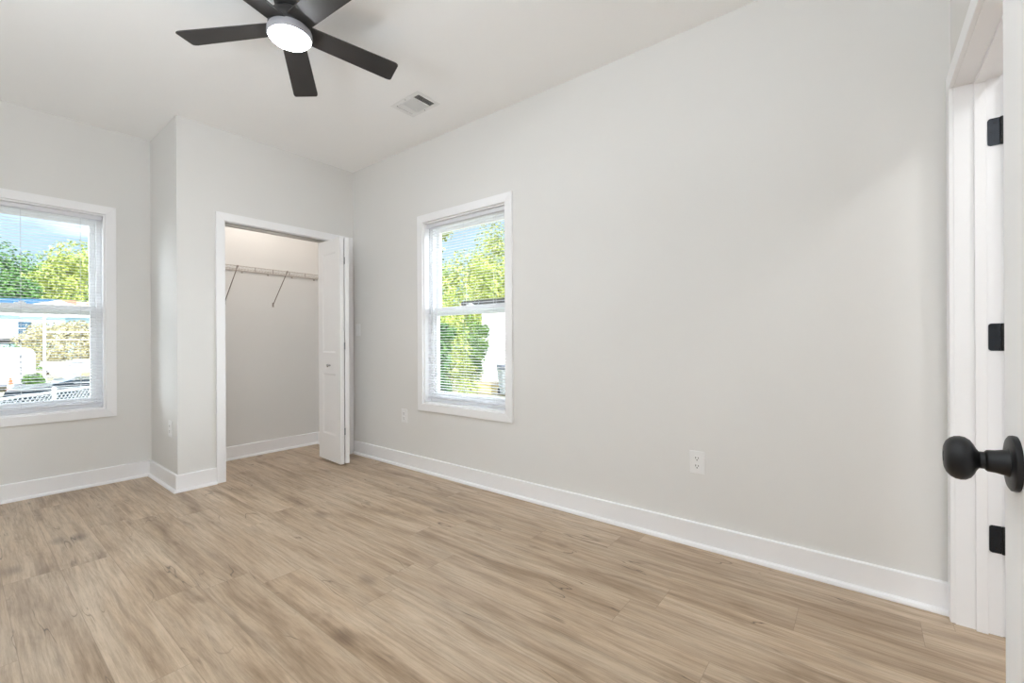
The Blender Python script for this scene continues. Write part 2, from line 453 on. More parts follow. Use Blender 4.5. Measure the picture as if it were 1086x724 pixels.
struct('wall_left', f, M['wall'], 'off-white side wall beyond the left edge of the view', 'wall')
f = MB().box(XL, XR + 0.6 + WT, -2.0, -1.9, -0.05, HC).box(XR + 0.6, XR + 0.6 + WT, -1.9, yd0, -0.05, HC).box(XR + WT, XR + 0.6, yd0, yd1, -0.05, HC)
struct('wall_hall', f, M['wall'], 'off-white hall wall behind the doorway', 'wall')

# baseboards with shoe moulding
BH = 0.124
BP = [(0, 0), (0.031, 0), (0.031, 0.007), (0.028, 0.015), (0.022, 0.019), (0.015, 0.021), (0.015, BH - 0.004), (0.011, BH), (0, BH)]
def base(name, path, label):
    struct(name, MB().sweep(path, BP), M['trim'], label, 'baseboard')
base('baseboard_right', [(XR, YD), (XR, YC - 0.019)], 'tall white baseboard along the right wall')
base('baseboard_back', [(XB, YC + 0.0), (XB, YB), (XL, YB)][::1], 'white baseboard under the left window') if False else None
base('baseboard_back', [(CO[0] - 0.064, YC), (XB, YC), (XB, YB), (XL, YB)], 'white baseboard under the left window turning round the closet corner')
base('baseboard_closet', [(XR, YC + PT + 0.02), (XR, YB), (XB + PT, YB), (XB + PT, YC + PT)], 'white baseboard along the inside of the closet')
base('baseboard_front', [(DE[1] + 0.064, YD), (DA[0] - 0.064, YD)], 'white baseboard behind the open door')

# ------------------------------------------------------------------ casings: four mitred boards in one mesh
def casing(mb, O, U, V, Nrm, w, h, cw, th, bottom=True):
    """opening w x h with lower left O, in-plane axes U,V, outward normal Nrm"""
    O = Vector(O); U = Vector(U); V = Vector(V); Nn = Vector(Nrm) * th
    P = lambda a, b: O + U * a + V * b
    lo = -cw if bottom else 0.0; li = 0.0
    g = 0.0
    mb.prism([P(-cw, lo), P(0, li), P(0, h), P(-cw, h + cw)], Nn)
    mb.prism([P(w + cw, lo), P(w, li), P(w, h), P(w + cw, h + cw)], Nn)
    mb.prism([P(-cw, h + cw), P(0, h), P(w, h), P(w + cw, h + cw)], Nn)
    if bottom: mb.prism([P(-cw, -cw), P(0, 0), P(w, 0), P(w + cw, -cw)], Nn)
    return mb

CW = 0.063
# ------------------------------------------------------------------ windows (built in a local frame: X along wall, Y outward, Z up)
def make_window(name, label, blind_label, wall_point, rz, w, z0, h, cord_side):
    """local origin: left end (seen from the room) of the opening on the wall's room face"""
    root = thing(name, label, 'window', wall_point, rz, kind='structure')
    def B(mb, nm, mt, par=root, **k): return mb.build(nm, mt, par, local=True, **k)
    B(casing(MB(), (0, 0, z0), (1, 0, 0), (0, 0, 1), (0, -1, 0), w, h, CW, 0.018), 'casing', M['trim'], bevel=0.002)
    jt = 0.012
    B(MB().box(0, jt, 0, WT, z0, z0 + h).box(w - jt, w, 0, WT, z0, z0 + h).box(jt, w - jt, 0, WT, z0 + h - jt, z0 + h).box(jt, w - jt, -0.004, WT, z0, z0 + jt), 'jamb', M['trim'], bevel=0.0015)
    # vinyl frame
    a = jt; fw = 0.030; d0, d1 = 0.066, 0.142
    B(MB().box(a, a + fw, d0, d1, z0 + a, z0 + h - a).box(w - a - fw, w - a, d0, d1, z0 + a, z0 + h - a)
      .box(a + fw, w - a - fw, d0, d1, z0 + h - a - fw, z0 + h - a).box(a + fw, w - a - fw, d0, d1, z0 + a, z0 + a + fw), 'frame', M['vinyl'], bevel=0.002)
    zm = 1.335
    sx0, sx1 = a + fw, w - a - fw
    zt, zb = z0 + h - a - fw, z0 + a + fw
    def sash(nm, y0, y1, za, zc, top, bot):
        sw = 0.034
        s = B(MB().box(sx0, sx0 + sw, y0, y1, za, zc).box(sx1 - sw, sx1, y0, y1, za, zc).box(sx0 + sw, sx1 - sw, y0, y1, zc - top, zc).box(sx0 + sw, sx1 - sw, y0, y1, za, za + bot), nm, M['vinyl'], bevel=0.002)
        ym = (y0 + y1) / 2
        B(MB().box(sx0 + sw, sx1 - sw, ym - 0.002, ym + 0.002, za + bot, zc - top), 'pane', M['glass'], s)
        return s
    sash('upper_sash', 0.108, 0.136, zm - 0.034, zt, 0.034, 0.034)
    lo = sash('lower_sash', 0.078, 0.106, zb, zm + 0.034, 0.036, 0.046)
    B(MB().box(w / 2 - 0.03, w / 2 + 0.03, 0.082, 0.104, zm + 0.034, zm + 0.043).box(w / 2 - 0.008, w / 2 + 0.022, 0.080, 0.092, zm + 0.043, zm + 0.051), 'sash_lock', M['vinyl'], lo, bevel=0.002)
    # blind: a thing hanging inside the opening
    bl = thing('window_blind', blind_label, 'blind', wall_point, rz, group='white mini blinds in the two windows')
    e = jt + 0.004; bx0, bx1 = e, w - e
    ztop = z0 + h - jt - 0.0005
    B(MB().box(bx0, bx1, 0.018, 0.052, ztop - 0.032, ztop), 'headrail', M['rail'], bl, bevel=0.003)
    zbot = z0 + jt + 0.040
    B(MB().box(bx0 + 0.003, bx1 - 0.003, 0.021, 0.049, zbot - 0.012, zbot), 'bottom_rail', M['rail'], bl, bevel=0.003)
    s = MB(); z = zbot + 0.012; yc = 0.035; hw = 0.0127; tilt = radians(7); th = 0.0004
    while z < ztop - 0.037:
        pts = []
        for k in range(5):
            q = -1 + k / 2.0
            yy = q * hw; zz = 0.0018 * (1 - q * q)
            pts.append((yc + yy * cos(tilt) - zz * sin(tilt), z + yy * sin(tilt) + zz * cos(tilt)))
        poly = [(bx0 + 0.003, p[0], p[1] + th) for p in pts] + [(bx0 + 0.003, p[0], p[1] - th) for p in pts[::-1]]
        b0 = len(s.v); L_ = bx1 - bx0 - 0.006; n = len(poly)
        s.v += [Vector(q) for q in poly] + [Vector(q) + Vector((L_, 0, 0)) for q in poly]
        s.f += [(b0 + k, b0 + (k + 1) % n, b0 + n + (k + 1) % n, b0 + n + k) for k in range(n)]
        s.f += [tuple(b0 + k for k in (i, i + 1, 8 - i, 9 - i)) for i in range(4)] + [tuple(b0 + n + k for k in (i, 9 - i, 8 - i, i + 1)) for i in range(4)]
        z += 0.0212
    B(s, 'slats', M['slat'], bl)
    for q in (0.14, 0.5, 0.86):
        xx = bx0 + (bx1 - bx0) * q
        B(MB().box(xx - 0.0006, xx + 0.0006, yc - 0.0142, yc - 0.0134, zbot, ztop - 0.03).box(xx - 0.0006, xx + 0.0006, yc + 0.0134, yc + 0.0142, zbot, ztop - 0.03), 'ladder_cord', M['cord'], bl)
        B(MB().box(xx - 0.008, xx + 0.008, 0.0195, 0.021, zbot - 0.013, zbot - 0.002), 'cord_button', M['rail'], bl)
    xx = bx0 + 0.052 if cord_side < 0 else bx1 - 0.04
    wn = B(MB().tube((xx, 0.010, ztop - 0.045), (xx, 0.008, 1.315), 0.0035, n=6), 'tilt_wand', M['wand'], bl, smooth=True)
    B(MB().tube((xx, 0.018, ztop - 0.028), (xx, 0.010, ztop - 0.047), 0.002, n=6), 'wand_hook', M['cord'], wn)
    return root

make_window('window_1', 'white single-hung window on the right wall facing trees and a white house',
            'white mini blind, slats open, lowered over the right wall window', (XR, RW[1], 0), -pi / 2, RW[1] - RW[0], RW[2], RW[3] - RW[2], -1)
make_window('window_2', 'white single-hung window cut by the left edge, facing yard and fence',
            'white mini blind, slats open, lowered over the window at the left edge', (LW[0], YB, 0), 0.0, LW[1] - LW[0], LW[2], LW[3] - LW[2], -1)

# ------------------------------------------------------------------ closet opening trim, bifold door
f = casing(MB(), (CO[0], YC, 0), (1, 0, 0), (0, 0, 1), (0, -1, 0), CO[1] - CO[0], CO[2], CW, 0.018, bottom=False)
tr = tag(f.build('trim_1', M['trim'], bevel=0.002), 'white casing framing the closet opening', 'trim', kind='structure')
jt = 0.016
MB().box(CO[0] - 0.002, CO[0] + jt - 0.012, YC - 0.001, YC + PT + 0.001, 0, CO[2]).box(CO[1] - jt + 0.012, CO[1] + 0.002, YC - 0.001, YC + PT + 0.001, 0, CO[2]).box(CO[0], CO[1], YC - 0.001, YC + PT + 0.001, CO[2] - 0.004, CO[2] + 0.002).build('jamb', M['trim'], tr)
MB().box(CO[0] + 0.012, CO[1] - 0.012, YC + 0.028, YC + 0.032, CO[2] - 0.024, CO[2] - 0.004).box(CO[0] + 0.012, CO[1] - 0.012, YC + 0.060, YC + 0.064, CO[2] - 0.024, CO[2] - 0.004).box(CO[0] + 0.012, CO[1] - 0.012, YC + 0.028, YC + 0.064, CO[2] - 0.007, CO[2] - 0.004).build('door_track', M['track'], tr)

DOORB, DOORT = 0.018, 2.006
def bifold_leaf(root, a, b, panel_side):
    """moulded leaf on plan line a-b; raised frame with two sunk panels on both faces"""
    a = Vector((a[0], a[1], 0)); b = Vector((b[0], b[1], 0)); d = (b - a).normalized(); n = Vector((-d.y, d.x, 0)); L_ = (b - a).length
    th = 0.034; core = 0.020; st = 0.088
    def seg(mb, u0, u1, zz0, zz1, t):
        p = [a + d * u0 - n * t / 2, a + d * u1 - n * t / 2, a + d * u1 + n * t / 2, a + d * u0 + n * t / 2]
        mb.add([(q.x, q.y, zz0) for q in p] + [(q.x, q.y, zz1) for q in p], [(0, 3, 2, 1), (4, 5, 6, 7), (0, 1, 5, 4), (1, 2, 6, 5), (2, 3, 7, 6), (3, 0, 4, 7)])
    mb = MB()
    seg(mb, 0, st, DOORB, DOORT, th); seg(mb, L_ - st, L_, DOORB, DOORT, th)
    for zz0, zz1 in ((DOORB, 0.255), (0.80, 0.99), (1.885, DOORT)): seg(mb, st, L_ - st, zz0, zz1, th)
    # sunk panels with a sloped border
    for zz0, zz1 in ((0.255, 0.80), (0.99, 1.885)):
        seg(mb, st, L_ - st, zz0, zz1, core)
        for sgn in (1, -1):
            o_ = [(st, zz0), (L_ - st, zz0), (L_ - st, zz1), (st, zz1)]
            i_ = [(st + 0.014, zz0 + 0.014), (L_ - st - 0.014, zz0 + 0.014), (L_ - st - 0.014, zz1 - 0.014), (st + 0.014, zz1 - 0.014)]
            vs = []
            for (u, z_), t in [(q, th / 2 - 0.001) for q in o_] + [(q, core / 2 + 0.0005) for q in i_]:
                p = a + d * u + n * sgn * t; vs.append((p.x, p.y, z_))
            mb.add(vs, [(k, (k + 1) % 4, 4 + (k + 1) % 4, 4 + k) for k in range(4)])
    return mb.build('door_leaf', M['door'], root), a, d, n

L1A, L1B = (2.166, 3.972), (2.134, 3.552)
L2A, L2B = (2.183, 3.556), (2.338, 3.952)
bd = thing('door_2', 'white bifold closet door folded open against the right of the closet', 'door', (2.338, 3.952, 0), kind='structure')
l1, a_, d_, n_ = bifold_leaf(bd, L1A, L1B, 1)
bifold_leaf(bd, L2B, L2A, 1)
kc = a_ + d_ * 0.225 + Vector((0, 0, 0.875)); nn = n_ if n_.x < 0 else -n_
MB().lathe(kc + nn * 0.016, nn, [(0, 0.010), (0.003, 0.010), (0.005, 0.006), (0.014, 0.006), (0.018, 0.013), (0.025, 0.015), (0.030, 0.011), (0.032, 0.001)], 20).build('knob', M['chrome'], l1, smooth=True)
ymid = 3.553
for zc in (0.30, 1.05, 1.80):
    MB().box(2.1505, 2.1660, ymid + 0.001, ymid + 0.004, zc - 0.03, zc + 0.03).tube((2.1585, ymid - 0.002, zc - 0.03), (2.1585, ymid - 0.002, zc + 0.03), 0.003, n=8).build('hinge', M['gap'], bd)
MB().tube((2.338, 3.944, DOORT - 0.02), (2.338, 3.944, CO[2] - 0.006), 0.005, n=8).build('pivot_pin', M['track'], bd)
MB().tube((2.166, 3.944, DOORT - 0.02), (2.166, 3.944, CO[2] - 0.010), 0.005, n=8).build('guide_pin', M['track'], bd)
MB().tube((2.338, 3.944, 0.0), (2.338, 3.944, DOORB + 0.02), 0.006, n=8).build('floor_pivot', M['track'], bd)

# ------------------------------------------------------------------ doorway with black hinges (right edge)
f = casing(MB(), (DA[0], YD, 0), (1, 0, 0), (0, 0, 1), (0, 1, 0), DA[1] - DA[0], DA[2], 0.066, 0.015, bottom=False)
td = tag(f.build('trim_2', M['trim'], bevel=0.003), 'white casing and jamb of the doorway at the right edge', 'trim', kind='structure')
f = casing(MB(), (DA[0], YD - 0.12, 0), (1, 0, 0), (0, 0, 1), (0, -1, 0), DA[1] - DA[0], DA[2], 0.066, 0.015, bottom=False)
f.build('hall_casing', M['trim'], td, bevel=0.003)
ja, jb = YD - 0.12, YD
MB().box(DA[1] - 0.002, DA[1] + 0.003, ja - 0.001, jb + 0.001, 0, DA[2]).box(DA[0] - 0.003, DA[0] + 0.002, ja - 0.001, jb + 0.001, 0, DA[2]).box(DA[0], DA[1], ja - 0.001, jb + 0.001, DA[2] - 0.003, DA[2] + 0.002).build('jamb', M['trim'], td)
s0, s1 = YD - 0.083, YD - 0.052
MB().box(DA[1] - 0.014, DA[1] - 0.002, s0, s1, 0, DA[2] - 0.003).box(DA[0] + 0.002, DA[0] + 0.014, s0, s1, 0, DA[2] - 0.003).box(DA[0] + 0.014, DA[1] - 0.014, s0, s1, DA[2] - 0.015, DA[2] - 0.003).build('door_stop', M['trim'], td, bevel=0.0015)
da = thing('door_3', 'white door swung out beyond the black-hinged doorway', 'door', (DA[1] - 0.004, ja - 0.008, 0), kind='structure')
MB().box(DA[1] - 0.036, DA[1] - 0.003, ja - 0.012 - 0.895, ja - 0.012, 0.012, 2.032).build('door_leaf', M['door'], da, bevel=0.002)
for zc in (1.843, 1.092, 0.352):
    # leaf let into the jamb, rounded corners, with the knuckle at its hall edge
    hl = MB(); y0h, y1h = ja + 0.002, ja + 0.033; r = 0.009
    poly = [(DA[1] - 0.0022, y0h, zc - 0.05)]
    for (cy_, cz_, t0) in ((y1h - r, zc - 0.05 + r, -90), (y1h - r, zc + 0.05 - r, 0)):
        for k in range(6):
            t = radians(t0 + 90 * k / 5); poly.append((DA[1] - 0.0022, cy_ + r * cos(t), cz_ + r * sin(t)))
    poly.append((DA[1] - 0.0022, y0h, zc + 0.05))
    hl.prism(poly, (-0.0020, 0, 0))
    hg = hl.build('hinge', M['hinge'], da)
    MB().tube((DA[1] - 0.006, ja - 0.004, zc - 0.05), (DA[1] - 0.006, ja - 0.004, zc + 0.05), 0.006, n=12).build('hinge_knuckle', M['black'], hg, smooth=True)
    for dz in (-0.033, 0, 0.033):
        MB().lathe((DA[1] - 0.0041, y0h + 0.016 + (0.007 if dz == 0 else -0.003), zc + dz), (-1, 0, 0), [(0, 0.0035), (0.0006, 0.003)], 10).build('screw', M['black'], hg)

# ------------------------------------------------------------------ open entry door with black knob
DX0, DX1, DY0, DY1 = 0.092, 0.852, -0.177, -0.142
ed = thing('door_1', 'white open door cropped by the right edge with a black round knob', 'door', (DX0, DY0, 0), kind='structure')
lf = MB()
st = 0.11
lf.box(DX0, DX0 + st, DY0, DY1, 0.012, 2.03).box(DX1 - st, DX1, DY0, DY1, 0.012, 2.03)
for zz0, zz1 in ((0.012, 0.24), (0.82, 1.02), (1.89, 2.03)): lf.box(DX0 + st, DX1 - st, DY0, DY1, zz0, zz1)
for zz0, zz1 in ((0.24, 0.82), (1.02, 1.89)): lf.box(DX0 + st, DX1 - st, DY0 + 0.008, DY1 - 0.008, zz0, zz1)
lf.build('door_leaf', M['door'], ed, bevel=0.002)
KZ = 0.9365; KX = DX1 - 0.061
kn = [(0, 0.0325), (0.003, 0.033), (0.0055, 0.0325), (0.007, 0.030), (0.0073, 0.017), (0.0095, 0.0155), (0.018, 0.0135), (0.0245, 0.0130), (0.026, 0.0118), (0.027, 0.0102), (0.0315, 0.0102),
      (0.0340, 0.0135), (0.0362, 0.0185), (0.0392, 0.0232), (0.0435, 0.0262), (0.0482, 0.0270), (0.0528, 0.0262), (0.0570, 0.0238), (0.0605, 0.0195), (0.0625, 0.0140), (0.0631, 0.0065), (0.0624, 0.006), (0.0624, 0.001)]
k1 = MB().lathe((KX, DY1, KZ), (0, 1, 0), kn[:5], 48).build('knob_rosette', M['black'], ed, smooth=True)
MB().lathe((KX, DY1, KZ), (0, 1, 0), kn[4:], 48).build('door_knob', M['black'], ed, smooth=True)
MB().lathe((KX, DY0, KZ), (0, -1, 0), kn, 32).build('door_knob', M['black'], ed, smooth=True)
MB().box(DX1, DX1 + 0.0015, DY0 + 0.005, DY1 - 0.005, KZ - 0.028, KZ + 0.028).box(DX1, DX1 + 0.010, -0.166, -0.153, KZ - 0.010, KZ + 0.010).build('latch', M['black'], ed)
for zc in (1.843, 1.092, 0.352):
    MB().tube((DX0 - 0.004, DY0 - 0.003, zc - 0.05), (DX0 - 0.004, DY0 - 0.003, zc + 0.05), 0.006, n=10).build('hinge', M['hinge'], ed, smooth=True)
f = casing(MB(), (DE[0], YD, 0), (1, 0, 0), (0, 0, 1), (0, 1, 0), DE[1] - DE[0], DE[2], 0.066, 0.015, bottom=False)
te = tag(f.build('trim_3', M['trim'], bevel=0.003), 'white casing of the entry doorway behind the open door', 'trim', kind='structure')
MB().box(DE[1] - 0.002, DE[1] + 0.003, ja - 0.001, jb + 0.001, 0, DE[2]).box(DE[0] - 0.003, DE[0] + 0.002, ja - 0.001, jb + 0.001, 0, DE[2]).box(DE[0], DE[1], ja - 0.001, jb + 0.001, DE[2] - 0.003, DE[2] + 0.002).build('jamb', M['trim'], te)

# ------------------------------------------------------------------ ceiling fan
FX, FY, FZ, FR = 1.025, 2.152, 2.596, 0.520
fan = thing('ceiling_fan', 'black five-blade ceiling fan with a lit round lamp', 'ceiling fan', (FX, FY, HC))
TX, TY = 0.0, 0.0
MB().lathe((FX, FY, HC), (0, 0, -1), [(0, 0.072), (0.012, 0.074), (0.045, 0.066), (0.062, 0.050), (0.066, 0.03)], 40).build('canopy', M['fanbody'], fan, smooth=True)
MB().lathe((FX, FY, HC - 0.060), (0, 0, -1), [(0, 0.045), (0.010, 0.060), (0.030, 0.085), (0.058, 0.094), (0.086, 0.096), (0.095, 0.092)], 48).build('motor_housing', M['fanbody'], fan, smooth=True)
BTH0 = 2.2162
for k in range(5):
    th = BTH0 - k * 2 * pi / 5
    c, s = cos(th), sin(th)
    w0, w1, droop, pitch = 0.0515, 0.0658, 0.0647, 0.1663
    tx, ty = -0.0237, -0.0333
    nseg = 14; top = []; bot = []
    def bp_(t, sd):
        wv = (w0 + (w1 - w0) * t) * sd
        lx, ly = c * FR * t, s * FR * t
        return Vector((FX + lx + s * wv, FY + ly - c * wv, FZ - droop * FR * t + tx * lx + ty * ly + pitch * wv))
    outline = [bp_(0.12, -1), bp_(0.95, -1)]
    for q in range(1, 5):
        a = pi / 2 * q / 5; outline.append(bp_(0.95 + 0.05 * sin(a), -(0.80 + 0.20 * cos(a))))
    outline.append(bp_(1.0, -0.80)); outline.append(bp_(1.0, 0.80))
    for q in range(1, 5):
        a = pi / 2 * (1 - q / 5); outline.append(bp_(0.95 + 0.05 * sin(a), (0.80 + 0.20 * cos(a))))
    outline += [bp_(0.95, 1), bp_(0.12, 1)]
    b = MB().prism(outline, (0, 0, 0.007)).build('blade', M['blade'], fan, bevel=0.0015)
    MB().prism([bp_(0.10, -0.55) + Vector((0, 0, 0.0075)), bp_(0.30, -0.38) + Vector((0, 0, 0.0075)), bp_(0.30, 0.38) + Vector((0, 0, 0.0075)), bp_(0.10, 0.55) + Vector((0, 0, 0.0075))], (0, 0, 0.005)).build('blade_bracket', M['fanbody'], b)
LZ = FZ - 0.048
ring = MB().lathe((FX, FY, FZ - 0.006), (0, 0, -1), [(0, 0.094), (0.012, 0.100), (0.030, 0.101), (0.040, 0.098), (0.042, 0.094), (0.036, 0.090)], 56).build('light_ring', M['ring'], fan, smooth=True)
MB().lathe((FX, FY, FZ - 0.040), (0, 0, -1), [(0, 0.0885), (0.010, 0.0880), (0.018, 0.084), (0.024, 0.072), (0.028, 0.045), (0.029, 0.002)], 48).build('light_diffuser', M['diffuser'], fan, smooth=True)

# ------------------------------------------------------------------ air vent
vx0, vx1, vy0, vy1 = 1.934, 2.138, 2.294, 2.590
av = thing('air_vent', 'white rectangular ceiling air vent near the fan', 'vent', ((vx0 + vx1) / 2, (vy0 + vy1) / 2, HC))
fr = 0.030
ZV = HC - 0.004
MB().box(vx0, vx0 + fr, vy0, vy1, ZV, HC).box(vx1 - fr, vx1, vy0, vy1, ZV, HC).box(vx0 + fr, vx1 - fr, vy0, vy0 + fr, ZV, HC).box(vx0 + fr, vx1 - fr, vy1 - fr, vy1, ZV, HC).build('frame', M['plate'], av, bevel=0.0015)
MB().box(vx0 + fr, vx1 - fr, vy0 + fr, vy1 - fr, HC - 0.001, HC).build('duct_opening', M['dark'], av)
sl = MB()
def louv(p0, p1, q):  # slat from p0 to p1 leaning by q
    p0 = Vector(p0); p1 = Vector(p1); q = Vector(q)
    sl.add([p0, p1, p1 + q, p0 + q, p0 + Vector((0, 0, .0008)), p1 + Vector((0, 0, .0008)), p1 + q + Vector((0, 0, .0008)), p0 + q + Vector((0, 0, .0008))],
           [(0, 3, 2, 1), (4, 5, 6, 7), (0, 1, 5, 4), (1, 2, 6, 5), (2, 3, 7, 6), (3, 0, 4, 7)])
ya, yb = vy0 + fr, vy1 - fr; xa, xb = vx0 + fr, vx1 - fr
yq1, yq2 = ya + 0.050, yb - 0.060
for k in range(4):
    y = ya + 0.004 + k * 0.012; louv((xa, y, HC - 0.009), (xb, y, HC - 0.009), (0, 0.0095, 0.0075))
x = xa + 0.004
while x < xb - 0.006:
    louv((x, yq1 + 0.004, HC - 0.009), (x, yq2 - 0.004, HC - 0.009), (-0.006, 0, 0.008)); x += 0.011
y = yq2 + 0.002
while y < yb - 0.006:
    louv((xa, y, HC - 0.009), (xb, y, HC - 0.009), (0, -0.006, 0.008)); y += 0.011
sl.box(xa, xb, yq1 - 0.001, yq1 + 0.001, HC - 0.010, HC - 0.001).box(xa, xb, yq2 - 0.001, yq2 + 0.001, HC - 0.010, HC - 0.001)
sl.build('louvers', M['plate'], av)
for q in ((vx0 + 0.015, (vy0 + vy1) / 2), (vx0 + vx1) / 2 and (vx1 - 0.015, (vy0 + vy1) / 2)):
    MB().lathe((q[0], q[1], ZV), (0, 0, -1), [(0, 0.004), (0.001, 0.003)], 10).build('screw', M['dark'], av)

# ------------------------------------------------------------------ outlets and switch (local frame: X along wall, -Y into room)
def outlet(loc, rz, label, group='white duplex wall outlets'):
    r = thing('wall_outlet', label, 'outlet', loc, rz, group)
    MB().box(-0.0385, 0.0385, -0.006, 0, -0.060, 0.060).build('cover_plate', M['plate'], r, local=True, bevel=0.003)
    for dz in (0.0205, -0.0205):
        pts = []
        for k in range(24):
            t = 2 * pi * k / 24; pts.append((0.0172 * cos(t), -0.006, dz + max(-0.0135, min(0.0135, 0.0172 * sin(t)))))
        s = MB().prism(pts, (0, -0.0022, 0)).build('socket', M['plate'], r, local=True)
        MB().box(-0.0082, -0.0050, -0.0086, -0.0080, dz - 0.001, dz + 0.0085).box(0.0050, 0.0082, -0.0086, -0.0080, dz, dz + 0.0075).lathe((0, -0.0080, dz - 0.0075), (0, -1, 0), [(0, 0.0030), (0.0006, 0.0030)], 12).build('slots', M['slot'], s, local=True)
    MB().lathe((0, -0.006, 0), (0, -1, 0), [(0, 0.0032), (0.0008, 0.0025)], 12).build('screw', M['plate'], r, local=True)
    return r
outlet((XR, 0.688, 0.441), -pi / 2, 'white wall outlet on the bare stretch of the right wall')
outlet((XR, 3.119, 0.441), -pi / 2, 'white wall outlet left of the right wall window near the closet')
outlet((XB, 4.061, 0.441), -pi / 2, 'white wall outlet on the narrow closet side wall near the left window')
sw = thing('light_switch', 'white light switch on the right wall beside the closet door', 'light switch', (XR, 3.817, 1.201), -pi / 2)
MB().box(-0.036, 0.036, -0.006, 0, -0.058, 0.058).build('cover_plate', M['plate'], sw, local=True, bevel=0.003)
MB().box(-0.005, 0.005, -0.0075, -0.006, -0.012, 0.012).add([(-0.0035, -0.0075, -0.004), (0.0035, -0.0075, -0.004), (0.0035, -0.0075, 0.006), (-0.0035, -0.0075, 0.006), (-0.003, -0.016, 0.004), (0.003, -0.016, 0.004), (0.003, -0.016, 0.009), (-0.003, -0.016, 0.009)],
    [(0, 3, 2, 1), (4, 5, 6, 7), (0, 1, 5, 4), (1, 2, 6, 5), (2, 3, 7, 6), (3, 0, 4, 7)]).build('toggle', M['plate'], sw, local=True)
for dz in (0.03, -0.03):
    MB().lathe((0, -0.006, dz), (0, -1, 0), [(0, 0.003), (0.0008, 0.0025)], 10).build('screw', M['plate'], sw, local=True)

# ------------------------------------------------------------------ closet wire shelf
SX0, SX1, SZ = XB + PT + 0.004, XR - 0.004, 1.757
SYF, SYB = YB - 0.302, YB - 0.006
sh = thing('closet_shelf', 'white wire closet shelf with diagonal braces on the closet back wall', 'shelf', ((SX0 + SX1) / 2, YB, SZ))
d = MB()
for y, z, r in ((SYF, SZ, 0.0032), (SYF - 0.002, SZ - 0.038, 0.0034), (SYB, SZ, 0.0032), ((SYF + SYB) / 2, SZ - 0.004, 0.0028)):
    d.tube((SX0, y, z), (SX1, y, z), r, n=8)
d.build('rail_wires', M['wire'], sh, smooth=True)
d = MB(); x = SX0 + 0.012
while x < SX1:
    d.tube((x, SYF, SZ + 0.003), (x, SYB, SZ + 0.003), 0.0014, n=5); x += 0.0254
d.build('deck_wires', M['wire'], sh)
x = SX0 + 0.11
while x < SX1:
    MB().tube((x, SYF, SZ), (x, SYF - 0.002, SZ - 0.038), 0.0030, n=6).build('lip_tie', M['brace'], sh); x += 0.153
for x in (1.571, 2.001):
    b = MB().tube((x, SYF - 0.001, SZ - 0.004), (x, YB - 0.008, 1.462), 0.0042, n=8).build('brace', M['brace'], sh, smooth=True)
    MB().box(x - 0.008, x + 0.008, YB - 0.004, YB, 1.435, 1.478).build('brace_foot', M['brace'], b, bevel=0.001)
    MB().box(x - 0.006, x + 0.006, SYF - 0.008, SYF + 0.006, SZ - 0.012, SZ + 0.005).build('brace_hook', M['brace'], b, bevel=0.001)
for k in range(6):
    x = SX0 + 0.10 + k * 0.235
    MB().box(x - 0.006, x + 0.006, YB - 0.012, YB, SZ - 0.018, SZ + 0.006).build('wall_clip', M['wire'], sh, bevel=0.001)

# ------------------------------------------------------------------ lamps out of view: closet lamp, and hall lamps added to fill the room
def lamp(name, label, x, y, r, gm, power, col):
    t = thing(name, label, 'ceiling lamp', (x, y, HC))
    MB().lathe((x, y, HC), (0, 0, -1), [(0, r * 1.05), (0.018, r * 1.05), (0.02, r)], 32).build('lamp_base', M['plate'], t, smooth=True)
    MB().lathe((x, y, HC - 0.02), (0, 0, -1), [(0, r * 0.98), (0.03, r * 0.9), (0.05, r * 0.65), (0.058, r * 0.2), (0.059, 0.001)], 32).build('lamp_glass', gm, t, smooth=True)
    ld = bpy.data.lights.new('lamp_light', 'AREA'); ld.shape = 'DISK'; ld.size = r * 1.7; ld.energy = power; ld.color = col
    lo = bpy.data.objects.new('lamp_light', ld); C.objects.link(lo); lo.parent = t; lo.location = (0, 0, -0.085)
lamp('closet_lamp', 'small round closet ceiling lamp above the wire shelf', 1.75, 4.06, 0.08, M['lampglass'], CLOSET_POWER, (1.0, 0.93, 0.87))
lamp('hall_fill_lamp', 'added unseen fill lamp on the hall ceiling beyond the doorway', 1.45, -1.15, 0.16, M['hallglass'], HALL_POWER, (0.95, 0.98, 1.0))

lamp('hall_fill_lamp', 'added unseen fill lamp on the hall ceiling outside the entry doorway', -0.30, -0.95, 0.16, M['hallglass'], ENTRY_POWER, (0.93, 0.97, 1.0))

# uplighters added out of view, beside and behind the camera, to brighten the ceiling
def uplighter(ux, uy, label):
    ul = thing('fill_uplight', label, 'added fill lamp', (ux, uy, 0), group='added fill uplighters along the side wall')
    MB().lathe((ux, uy, 0), (0, 0, 1), [(0, 0.15), (0.012, 0.15), (0.022, 0.135), (0.028, 0.02)], 40).build('base', M['plate'], ul, smooth=True)
    MB().tube((ux, uy, 0.02), (ux, uy, 1.66), 0.012, n=14).build('pole', M['plate'], ul, smooth=True)
    MB().lathe((ux, uy, 1.65), (0, 0, 1), [(0, 0.02), (0.012, 0.08), (0.04, 0.16), (0.075, 0.21), (0.078, 0.21), (0.045, 0.155), (0.020, 0.075), (0.018, 0.001)], 40).build('lamp_shade', M['plate'], ul, smooth=True)
    ld = bpy.data.lights.new('uplight', 'AREA'); ld.shape = 'DISK'; ld.size = 0.34; ld.energy = UPLIGHT_FILL_POWER; ld.color = (0.86, 0.94, 1.0)
    lo = bpy.data.objects.new('uplight', ld); C.objects.link(lo); lo.parent = ul; lo.location = (0, 0, 1.722); lo.rotation_euler = (pi, 0, 0)
uplighter(-0.56, 0.40, 'added unseen fill uplighter by the side wall, nearer the entry doorway')
uplighter(-0.56, 1.75, 'added unseen fill uplighter by the side wall, nearer the window wall')

